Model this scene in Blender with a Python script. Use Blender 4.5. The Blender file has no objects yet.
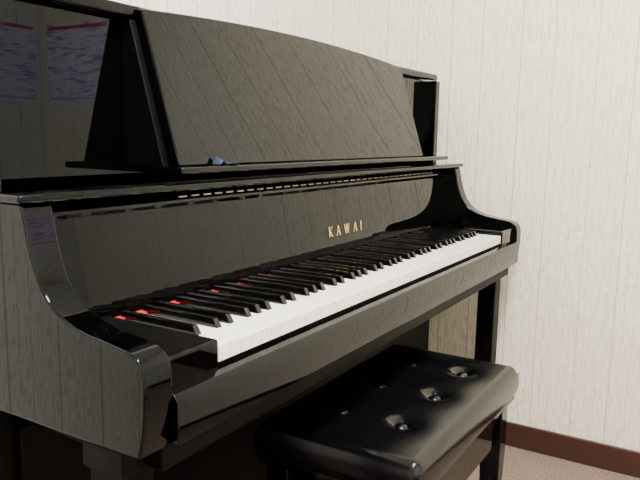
import bpy, bmesh, math, numpy as np
from mathutils import Vector, Matrix
sc=bpy.context.scene
W=1.526
# ---------------- materials ----------------
def mat(name,col,rough=.5,metal=0,coat=0,ior=1.5,bump=None,spec=.5,tint=None):
    m=bpy.data.materials.new(name);m.use_nodes=True;n=m.node_tree.nodes;l=m.node_tree.links
    b=n['Principled BSDF'];b.inputs['Base Color'].default_value=(*col,1);b.inputs['Roughness'].default_value=rough
    b.inputs['Metallic'].default_value=metal;b.inputs['Coat Weight'].default_value=coat;b.inputs['Coat Roughness'].default_value=.03
    b.inputs['IOR'].default_value=ior;b.inputs['Specular IOR Level'].default_value=spec
    if tint: b.inputs['Specular Tint'].default_value=(*tint,1)
    if bump:
        t=n.new('ShaderNodeTexCoord');no=n.new('ShaderNodeTexNoise');no.inputs['Scale'].default_value=bump[0];no.inputs['Detail'].default_value=4
        bp=n.new('ShaderNodeBump');bp.inputs['Strength'].default_value=bump[1];bp.inputs['Distance'].default_value=.002
        l.new(t.outputs['Object'],no.inputs['Vector']);l.new(no.outputs['Fac'],bp.inputs['Height']);l.new(bp.outputs[0],b.inputs['Normal'])
    return m
ebony=mat('polished_ebony',(.0006,.0006,.0008),.0,ior=1.34,tint=(.80,.92,1))
ebony_s=mat('satin_black',(.001,.001,.001),.5,spec=.1)
ivory=mat('white_key',(.88,.865,.80),.22)
blackkey=mat('black_key',(.002,.002,.002),.12,ior=1.45)
gold=mat('brass',(.80,.55,.22),.45,metal=.6)
nickel=mat('nickel_dash',(.45,.43,.38),.35,metal=1)  # metal for the imitated key reflection on the fallboard lip
felt=mat('red_felt',(.38,.008,.012),.9)
leather=mat('black_vinyl',(.0015,.0015,.002),.19,bump=(300,.05),ior=1.38,tint=(.85,.93,1))
brown=mat('brown_baseboard',(.04,.014,.009),.4)
bluec=mat('blue_cloth',(.005,.010,.045),.8)
whitep=mat('white_paint',(.85,.85,.83),.6)
def wallpaper(name,axis,base=(.89,.835,.72),gs=.72):
    m=bpy.data.materials.new(name);m.use_nodes=True;n=m.node_tree.nodes;l=m.node_tree.links
    b=n['Principled BSDF'];b.inputs['Roughness'].default_value=.75
    t=n.new('ShaderNodeTexCoord');s=n.new('ShaderNodeSeparateXYZ');l.new(t.outputs['Object'],s.inputs[0])
    c=s.outputs[axis]
    def M(op,a,bv=None,cv=None):
        x=n.new('ShaderNodeMath');x.operation=op
        for i,v in enumerate((a,bv,cv)):
            if v is None: continue
            if isinstance(v,(int,float)): x.inputs[i].default_value=v
            else: l.new(v,x.inputs[i])
        return x.outputs[0]
    # slightly uneven spacing and strength of the grooves
    cw=M('ADD',c,M('MULTIPLY',M('SINE',M('MULTIPLY',c,31.0)),.006))
    fr=M('FRACT',M('DIVIDE',cw,.112)); g=M('LESS_THAN',M('ABSOLUTE',M('SUBTRACT',fr,.5)),.018)
    g=M('MULTIPLY',g,M('ADD',.85,M('MULTIPLY',M('SINE',M('MULTIPLY',c,47.0)),.15)))
    fr2=M('FRACT',M('DIVIDE',cw,.0224)); g2=M('LESS_THAN',M('ABSOLUTE',M('SUBTRACT',fr2,.5)),.09)
    mp=n.new('ShaderNodeMapping');mp.inputs['Scale'].default_value=(300,300,30);l.new(t.outputs['Object'],mp.inputs[0])
    no=n.new('ShaderNodeTexNoise');no.inputs['Scale'].default_value=1;no.inputs['Detail'].default_value=1;l.new(mp.outputs[0],no.inputs['Vector'])
    r=n.new('ShaderNodeValToRGB');r.color_ramp.elements[0].position=.36;r.color_ramp.elements[1].position=.50
    r.color_ramp.elements[0].color=(base[0]*.80,base[1]*.77,base[2]*.71,1);r.color_ramp.elements[1].color=(*base,1)
    l.new(no.outputs['Fac'],r.inputs[0])
    mx=n.new('ShaderNodeMix');mx.data_type='RGBA';l.new(M('MAXIMUM',M('MULTIPLY',g,gs),M('MULTIPLY',g2,.16)),mx.inputs['Factor']);l.new(r.outputs[0],mx.inputs['A'])
    mx.inputs['B'].default_value=(base[0]*.5,base[1]*.46,base[2]*.40,1);l.new(mx.outputs['Result'],b.inputs['Base Color'])
    return m
wpY=wallpaper('wallpaper_y',1);wpX=wallpaper('wallpaper_x',0,(.88,.86,.81),.75)
def carpet():
    m=bpy.data.materials.new('carpet');m.use_nodes=True;n=m.node_tree.nodes;l=m.node_tree.links;b=n['Principled BSDF'];b.inputs['Roughness'].default_value=.95
    t=n.new('ShaderNodeTexCoord');no=n.new('ShaderNodeTexNoise');no.inputs['Scale'].default_value=180;no.inputs['Detail'].default_value=5;l.new(t.outputs['Object'],no.inputs['Vector'])
    r=n.new('ShaderNodeValToRGB');r.color_ramp.elements[0].position=.35;r.color_ramp.elements[1].position=.65
    r.color_ramp.elements[0].color=(.12,.088,.068,1);r.color_ramp.elements[1].color=(.26,.195,.155,1);l.new(no.outputs['Fac'],r.inputs[0]);l.new(r.outputs[0],b.inputs['Base Color'])
    bp=n.new('ShaderNodeBump');bp.inputs['Strength'].default_value=.6;bp.inputs['Distance'].default_value=.003;l.new(no.outputs['Fac'],bp.inputs['Height']);l.new(bp.outputs[0],b.inputs['Normal'])
    return m
carp=carpet()
# ---------------- helpers ----------------
def empty(name):
    e=bpy.data.objects.new(name,None);sc.collection.objects.link(e);return e
def finish(bm,name,m,parent=None,bevel=0,seg=2,smooth=True):
    bmesh.ops.recalc_face_normals(bm,faces=bm.faces)
    me=bpy.data.meshes.new(name);bm.to_mesh(me);bm.free();o=bpy.data.objects.new(name,me);sc.collection.objects.link(o)
    me.materials.append(m)
    if parent:o.parent=parent
    if bevel:
        b=o.modifiers.new('b','BEVEL');b.width=bevel;b.segments=seg;b.limit_method='ANGLE';b.angle_limit=math.radians(40);b.harden_normals=True
    if smooth:
        for p in me.polygons:p.use_smooth=True
        try: me.set_sharp_from_angle(angle=math.radians(35))
        except Exception: pass
    return o
def addbox(bm,x0,x1,y0,y1,z0,z1):
    v=[bm.verts.new(p) for p in [(x0,y0,z0),(x1,y0,z0),(x1,y1,z0),(x0,y1,z0),(x0,y0,z1),(x1,y0,z1),(x1,y1,z1),(x0,y1,z1)]]
    for f in [(0,3,2,1),(4,5,6,7),(0,1,5,4),(1,2,6,5),(2,3,7,6),(3,0,4,7)]: bm.faces.new([v[i] for i in f])
def box(name,x0,x1,y0,y1,z0,z1,m,parent=None,bevel=.002):
    bm=bmesh.new();addbox(bm,x0,x1,y0,y1,z0,z1);return finish(bm,name,m,parent,bevel)
def prism(name,prof,x0,x1,m,parent=None,bevel=.002,seg=2):
    bm=bmesh.new();a=[bm.verts.new((x0,y,z)) for y,z in prof];b=[bm.verts.new((x1,y,z)) for y,z in prof];n=len(prof)
    bm.faces.new(a[::-1]);bm.faces.new(b)
    for i in range(n): bm.faces.new([a[i],a[(i+1)%n],b[(i+1)%n],b[i]])
    return finish(bm,name,m,parent,bevel,seg)
def spline(pts,n=8):
    out=[];P=[np.array(p,float) for p in pts];P=[2*P[0]-P[1]]+P+[2*P[-1]-P[-2]]
    for i in range(1,len(P)-2):
        for k in range(n):
            t=k/n;a,b,c,d=P[i-1:i+3]
            out.append(tuple(.5*((2*b)+(c-a)*t+(2*a-5*b+4*c-d)*t*t+(3*b-a-3*c+d)*t**3)))
    out.append(tuple(P[-2]));return out
# ---------------- room ----------------
XR,YB,XL,YF,H=1.642,.64,-1.5,-1.7,2.45
box('wall_right',XR,XR+.1,YF-.1,YB+.1,0,H,wpY,None,0)
box('wall_back',XL-.1,XR,YB,YB+.1,0,H,wpX,None,0)
box('wall_left',XL-.1,XL,YF,YB,0,H,wpY,None,0)
box('wall_front',XL-.1,XR,YF-.1,YF,0,H,wpX,None,0)
box('floor',XL-.1,XR+.1,YF-.1,YB+.1,-.1,0,carp,None,0)
box('ceiling',XL-.1,XR+.1,YF-.1,YB+.1,H,H+.1,whitep,None,0)
box('baseboard_right',XR-.012,XR,YF,YB,0,.08,brown,None,.003)
box('baseboard_back',XL,XR-.013,YB-.012,YB,0,.08,brown,None,.003)
box('baseboard_front',XL,XR-.013,YF,YF+.012,0,.08,brown,None,.003)
box('baseboard_left',XL,XL+.012,YF+.013,YB-.013,0,.08,brown,None,.003)
# ceiling lamp
em=bpy.data.materials.new('lamp_diffuser');em.use_nodes=True
b=em.node_tree.nodes['Principled BSDF'];b.inputs['Emission Color'].default_value=(1,.975,.915,1);b.inputs['Emission Strength'].default_value=112;b.inputs['Base Color'].default_value=(.9,.9,.9,1)
cl=empty('ceiling_light')
box('housing',-.60,.70,-.78,-.42,H-.04,H,whitep,cl,.004)
box('diffuser',-.57,.67,-.75,-.45,H-.07,H-.041,em,cl,.006)
# notices on the walls
def notice_mat(name,axis):
    m=bpy.data.materials.new(name);m.use_nodes=True;n=m.node_tree.nodes;l=m.node_tree.links;b=n['Principled BSDF'];b.inputs['Roughness'].default_value=.6
    t=n.new('ShaderNodeTexCoord');mp=n.new('ShaderNodeMapping');mp.inputs['Scale'].default_value=(25,25,170);l.new(t.outputs['Object'],mp.inputs[0])
    no=n.new('ShaderNodeTexNoise');no.inputs['Scale'].default_value=.5;l.new(mp.outputs[0],no.inputs['Vector'])
    r=n.new('ShaderNodeValToRGB');r.color_ramp.elements[0].position=.36;r.color_ramp.elements[0].color=(.50,.25,.60,1);r.color_ramp.elements[1].position=.48;r.color_ramp.elements[1].color=(.85,.80,.98,1)
    l.new(no.outputs['Fac'],r.inputs[0]);l.new(r.outputs[0],b.inputs['Base Color']);return m
nm_=notice_mat('notice_print',0);nred=mat('notice_header',(.75,.10,.15),.6);nblue=mat('notice_margin',(.35,.4,.8),.6)
n1=empty('wall_notice');box('sheet',1.22,1.60,YF,YF+.004,1.13,1.48,nm_,n1,0);box('header',1.23,1.59,YF+.004,YF+.005,1.455,1.47,nred,n1,0);box('footer',1.23,1.59,YF+.004,YF+.005,1.14,1.15,nblue,n1,0)
n2=empty('wall_notice.001');box('sheet_b',XR-.004,XR,-1.66,-1.25,1.13,1.48,nm_,n2,0);box('header_b',XR-.005,XR-.004,-1.65,-1.26,1.455,1.47,nred,n2,0);box('footer_b',XR-.005,XR-.004,-1.65,-1.26,1.14,1.15,nblue,n2,0)
# ---------------- piano ----------------
P=empty('upright_piano')
curve=[(.262,.910)]+spline([(.186,.910),(.181,.893),(.172,.853),(.155,.813),(.130,.787),(.095,.772),(.05,.764),(.01,.758),(-.008,.747),(-.014,.728),(-.014,.69),(-.010,.66),(-.004,.635)],5)
prof=curve+[(.262,.635)]
TA=.044
prism('arm_left',prof,0,TA,ebony,P,.004,3)
prism('arm_right',prof,W-TA,W,ebony,P,.004,3)
for nm,a,b_ in(('left',0,.03),('right',W-.03,W)):
    box('side_'+nm,a,b_,.262,.60,.635,1.17,ebony,P,.003)
    box('side_lower_'+nm,a+.001,b_-.001,.262,.60,.03,.635,ebony_s,P,.002)
box('upper_front_panel',.03,W-.03,.30,.318,.93,1.17,ebony,P,.002)
box('top_lid',-.012,W+.012,.275,.61,1.172,1.192,ebony,P,.006)
box('lower_front_panel',.03,W-.03,.25,.268,.08,.60,ebony_s,P,.003)
box('soundboard_back',.03,W-.03,.56,.60,.05,1.17,ebony_s,P,.003)
box('plinth',.03,W-.03,.245,.55,.03,.08,ebony_s,P,.003)
box('keybed',TA,W-TA,.004,.262,.60,.645,ebony_s,P,.003)
prism('key_slip',[(-.022,.640),(-.022,.69),(-.016,.700),(-.004,.703),(-.004,.640)],TA,W-TA,ebony,P,.002)
XK=.142
box('key_block_left',TA,XK-.002,-.004,.20,.646,.742,ebony,P,.005)
box('key_block_right',XK+1.227,W-TA,-.004,.20,.646,.742,ebony,P,.005)
box('shelf',-.008,W+.008,.176,.30,.910,.922,ebony,P,.005)
# fallboard
yf0,yf1,zf0,zf1=.203,.220,.738,.884
fb=[(yf0,zf0),(yf0+.016,zf0),(yf1+.016,zf1+.010),(yf1+.004,zf1+.013),(yf1-.008,zf1+.010),(yf1-.010,zf1+.004),(yf1-.002,zf1-.003)]
prism('fallboard',fb,TA+.002,W-TA-.002,ebony,P,.002)
bm=bmesh.new();xh=.30
while xh<W-TA-.12:
    bmesh.ops.create_cone(bm,cap_ends=True,segments=12,radius1=.0015,radius2=.0015,depth=.018,matrix=Matrix.Translation((xh+.01,yf1-.008,zf1+.0135))@Matrix.Rotation(math.pi/2,4,'Y'));xh+=.030  # short nickel rods imitate the dashed reflection of the keys in the lip
finish(bm,'lip_reflection_dashes',nickel,P,0)
box('name_felt',XK,XK+1.225,.188,.203,.7305,.7338,felt,P,0)
# keys
pw=1.225/52
bm=bmesh.new()
for i in range(52):
    x=XK+i*pw;addbox(bm,x+.0006,x+pw-.0006,0,.202,.709,.73)
finish(bm,'white_keys',ivory,P,.0010,2)
box('key_frame',XK,XK+1.225,.004,.20,.65,.708,ebony_s,P,0)
bm=bmesh.new()
def bk(x):
    w0,w1=.0062,.0047;y0,y1=.055,.198;z0,z1=.728,.7425
    v=[bm.verts.new(p) for p in [(x-w0,y0-.002,z0),(x+w0,y0-.002,z0),(x+w0,y1,z0),(x-w0,y1,z0),(x-w1,y0+.006,z1),(x+w1,y0+.006,z1),(x+w1,y1,z1),(x-w1,y1,z1)]]
    for f in [(0,3,2,1),(4,5,6,7),(0,1,5,4),(1,2,6,5),(2,3,7,6),(3,0,4,7)]: bm.faces.new([v[i] for i in f])
names='ABCDEFG'
for i in range(51):
    nt=names[i%7];off={'A':.0022,'C':-.0022,'D':.0022,'F':-.003,'G':0}.get(nt)
    if off is None: continue
    bk(XK+(i+1)*pw+off)
finish(bm,'black_keys',blackkey,P,.0015,2)
# inlaid serif lettering
LT={'K':(.78,[((.16,0),(.16,1),.19),((.2,.40),(.66,1),.10),((.30,.53),(.70,0),.19),((0,.03),(.32,.03),.07),((0,.97),(.32,.97),.07),((.54,.97),(.78,.97),.07),((.56,.03),(.86,.03),.07)]),
'A':(.92,[((.12,0),(.45,1),.10),((.45,1),(.80,0),.20),((.22,.33),(.66,.33),.08),((0,.03),(.25,.03),.07),((.64,.03),(.94,.03),.07)]),
'W':(1.25,[((.12,1),(.38,0),.19),((.38,0),(.62,1),.10),((.62,1),(.88,0),.19),((.88,0),(1.13,1),.10),((0,.97),(.26,.97),.07),((.50,.97),(.74,.97),.07),((1.02,.97),(1.25,.97),.07)]),
'I':(.34,[((.17,0),(.17,1),.20),((0,.03),(.34,.03),.07),((0,.97),(.34,.97),.07)])}
bm=bmesh.new();hh=.0215;vv_=.0215;gap=.75;tot=sum(LT[c][0] for c in 'KAWAI')+gap*4;cx0=-tot/2
LXc,LZ=.846,.778;kk=0
for c in 'KAWAI':
    w_,st=LT[c]
    for p,q,wd in st:
        kk+=1
        if abs(q[1]-p[1])<.01: px,pz=0,wd/2
        else: px,pz=wd/2,0
        vs=[]
        for (a_,b_) in((p[0]-px,p[1]-pz),(q[0]-px,q[1]-pz),(q[0]+px,q[1]+pz),(p[0]+px,p[1]+pz)):
            X=LXc+(cx0+a_)*hh;Z=LZ+b_*vv_;Y=yf0+(Z-zf0)*(yf1-.002-yf0)/(zf1-.003-zf0)-.0012-.00004*(kk%8);vs.append(bm.verts.new((X,Y,Z)))
        bm.faces.new(vs)
    cx0+=w_+gap
finish(bm,'brand_lettering',gold,P,0,smooth=False)
# music desk
x0,x1=.281,1.243
yb,zb,yt,zt=.190,.947,.266,1.187
bm=bmesh.new();N=24
top=[]
for i in range(N+1):
    s=i/N;x=x0+(x1-x0)*s;h=.018*(1-(2*s-1)**2)
    L=zt+h;yq=yb+(yt-yb)*(L-zb)/(zt-zb);top.append((x,yq,L))
fr=[(x0,yb,zb)]+top+[(x1,yb,zb)]
a=[bm.verts.new(p) for p in fr];c=[bm.verts.new((p[0],p[1]+.02,p[2]-.002)) for p in fr]
bm.faces.new(a);bm.faces.new(c[::-1])
for i in range(len(a)): bm.faces.new([a[i],a[(i+1)%len(a)],c[(i+1)%len(a)],c[i]])
finish(bm,'music_desk_panel',ebony,P,.003,3)
for nm,xa in(('desk_bracket_left',x0-.012),('desk_bracket_right',x1-.008)):
    prism(nm,[(yb+.022,zb-.003),(.299,zb-.003),(.299,1.17),(yt+.013,1.17)],xa,xa+.02,ebony_s,P,.002)
box('desk_ledge',x0-.02,x1+.13,.166,.30,.936,.947,ebony,P,.004)
# folded blue cloth on the ledge
bm=bmesh.new();cols=13;rows=5;G=[]
for i in range(cols):
    r_=[]
    for j in range(rows):
        s=i/(cols-1);t=j/(rows-1)
        z=.9480+.014*max(0,1-abs(s-.25)/.22)*(.4+.6*t)+.003*math.exp(-((s-.7)/.12)**2)
        r_.append(bm.verts.new((.352+.046*s,.169+.017*t+.002*math.sin(5*s),z)))
    G.append(r_)
for i in range(cols-1):
    for j in range(rows-1): bm.faces.new([G[i][j],G[i+1][j],G[i+1][j+1],G[i][j+1]])
o=finish(bm,'blue_cloth',bluec,None,0);so=o.modifiers.new('s','SOLIDIFY');so.thickness=.001;so.offset=1
# legs
for nm,xa in(('leg_left',.008),('leg_right',W-.062)):
    bm=bmesh.new();y0,y1=.035,.088
    for (z0,z1,e) in((.06,.60,0),(.60,.634,.008)):
        addbox(bm,xa-e*.5,xa+.054+e*.5,y0-e,y1+e,z0,z1)
    addbox(bm,xa+.003,xa+.051,y0,.262,.05,.10)
    finish(bm,nm,ebony_s,P,.003)
    bm=bmesh.new();bmesh.ops.create_cone(bm,cap_ends=True,segments=24,radius1=.024,radius2=.024,depth=.02,matrix=Matrix.Translation((xa+.028,.06,.025))@Matrix.Rotation(math.pi/2,4,'Y'))
    addbox(bm,xa+.014,xa+.042,.048,.072,.04,.052)
    finish(bm,nm+'_caster',gold,P,.001)
# ---------------- bench ----------------
Bn=empty('piano_bench')
bx0,bx1,by0,by1,bz=.41,.972,-.172,.14,.50
bm=bmesh.new();nx,ny=150,86
btn=[(.860-.158*k,y) for k in range(3) for y in(-.080,.040)]
cx,cy=(bx0+bx1)/2,(by0+by1)/2;hx,hy=(bx1-bx0)/2,(by1-by0)/2
G=[]
for i in range(nx+1):
    row=[]
    for j in range(ny+1):
        u=2*i/nx-1;v=2*j/ny-1
        x=cx+hx*u;y=cy+hy*v
        dx=hx-abs(x-cx);dy=hy-abs(y-cy);r=.018
        ex=max(0,1-dx/r);ey=max(0,1-dy/r);e=min(1,math.hypot(ex,ey))
        z=bz-r*(1-math.sqrt(max(0,1-e*e)))+.005*(1-u**4)*(1-v**4)
        for (qx,qy) in btn:
            d=math.hypot(x-qx,y-qy);z-=.011*math.exp(-(d/.021)**2)+.004*math.exp(-(d/.045)**2)
            ang=math.atan2(y-qy,x-qx);z+=.0002*math.cos(6*ang+.3)*math.exp(-((d-.022)/.012)**2)
        row.append(bm.verts.new((x,y,z)))
    G.append(row)
for i in range(nx):
    for j in range(ny): bm.faces.new([G[i][j],G[i+1][j],G[i+1][j+1],G[i][j+1]])
loop=[G[i][0] for i in range(nx+1)]+[G[nx][j] for j in range(1,ny+1)]+[G[i][ny] for i in range(nx-1,-1,-1)]+[G[0][j] for j in range(ny-1,0,-1)]
prev=loop
for k,(z,o_) in enumerate([(.455,.002),(.435,-.003)]):
    cur=[]
    for vv in loop:
        c0=vv.co;sx=(c0.x-cx)/hx;sy=(c0.y-cy)/hy
        cur.append(bm.verts.new((c0.x+o_*sx,c0.y+o_*sy,z)))
    for i in range(len(loop)): bm.faces.new([prev[i],prev[(i+1)%len(loop)],cur[(i+1)%len(loop)],cur[i]])
    prev=cur
bm.faces.new(prev)
s=finish(bm,'seat_cushion',leather,Bn,0)
bm=bmesh.new()
for (qx,qy) in btn:
    bmesh.ops.create_uvsphere(bm,u_segments=24,v_segments=12,radius=.0125,matrix=Matrix.Translation((qx,qy,bz-.0085))@Matrix.Diagonal((1,1,.5,1)))
finish(bm,'seat_buttons',leather,Bn,0)
box('seat_frame',bx0+.004,bx1-.004,by0+.004,by1-.004,.422,.436,ebony,Bn,.003)
box('apron',bx0+.025,bx1-.025,by0+.025,by1-.025,.33,.424,ebony,Bn,.003)
for k,(lx,ly) in enumerate([(bx0+.015,by0+.015),(bx1-.06,by0+.015),(bx0+.015,by1-.06),(bx1-.06,by1-.06)]):
    bm=bmesh.new();w=.045
    v=[]
    for z,i_ in((.42,0),(.30,0),(0,.008)):
        v.append([bm.verts.new(p) for p in[(lx+i_,ly+i_,z),(lx+w-i_,ly+i_,z),(lx+w-i_,ly+w-i_,z),(lx+i_,ly+w-i_,z)]])
    bm.faces.new(v[0]);bm.faces.new(v[2][::-1])
    for a_,b_ in((0,1),(1,2)):
        for q in range(4): bm.faces.new([v[a_][q],v[a_][(q+1)%4],v[b_][(q+1)%4],v[b_][q]])
    finish(bm,'leg_%d'%(k+1),ebony,Bn,.003)
bm=bmesh.new();R=Matrix.Translation((bx0-.02,-.05,.395))@Matrix.Rotation(math.pi/2,4,'Y')
bmesh.ops.create_cone(bm,cap_ends=True,segments=32,radius1=.032,radius2=.032,depth=.022,matrix=R)
bmesh.ops.create_cone(bm,cap_ends=True,segments=16,radius1=.01,radius2=.01,depth=.06,matrix=Matrix.Translation((.02,0,0))@R)
finish(bm,'adjust_knob',ebony,Bn,.003)
# ---------------- world + camera ----------------
w=bpy.data.worlds.new('w');sc.world=w;w.use_nodes=True;w.node_tree.nodes['Background'].inputs[0].default_value=(.5,.5,.5,1);w.node_tree.nodes['Background'].inputs[1].default_value=.3
C=np.array([-.509,-.540,.998]);th,pi_,ro=map(math.radians,(31.053,8.718,-1.092));f=681.37
Fv=np.array([math.cos(th)*math.cos(pi_),math.sin(th)*math.cos(pi_),-math.sin(pi_)]);Rv=np.array([math.sin(th),-math.cos(th),0]);Uv=np.cross(Rv,Fv)
R2=Rv*math.cos(ro)-Uv*math.sin(ro);U2=Rv*math.sin(ro)+Uv*math.cos(ro)
cd=bpy.data.cameras.new('camera');cam=bpy.data.objects.new('camera',cd);sc.collection.objects.link(cam);sc.camera=cam
cd.sensor_width=36;cd.lens=f/640*36;cd.clip_start=.02
cam.matrix_world=Matrix([[R2[i],U2[i],-Fv[i],C[i]] for i in range(3)]+[[0,0,0,1]])
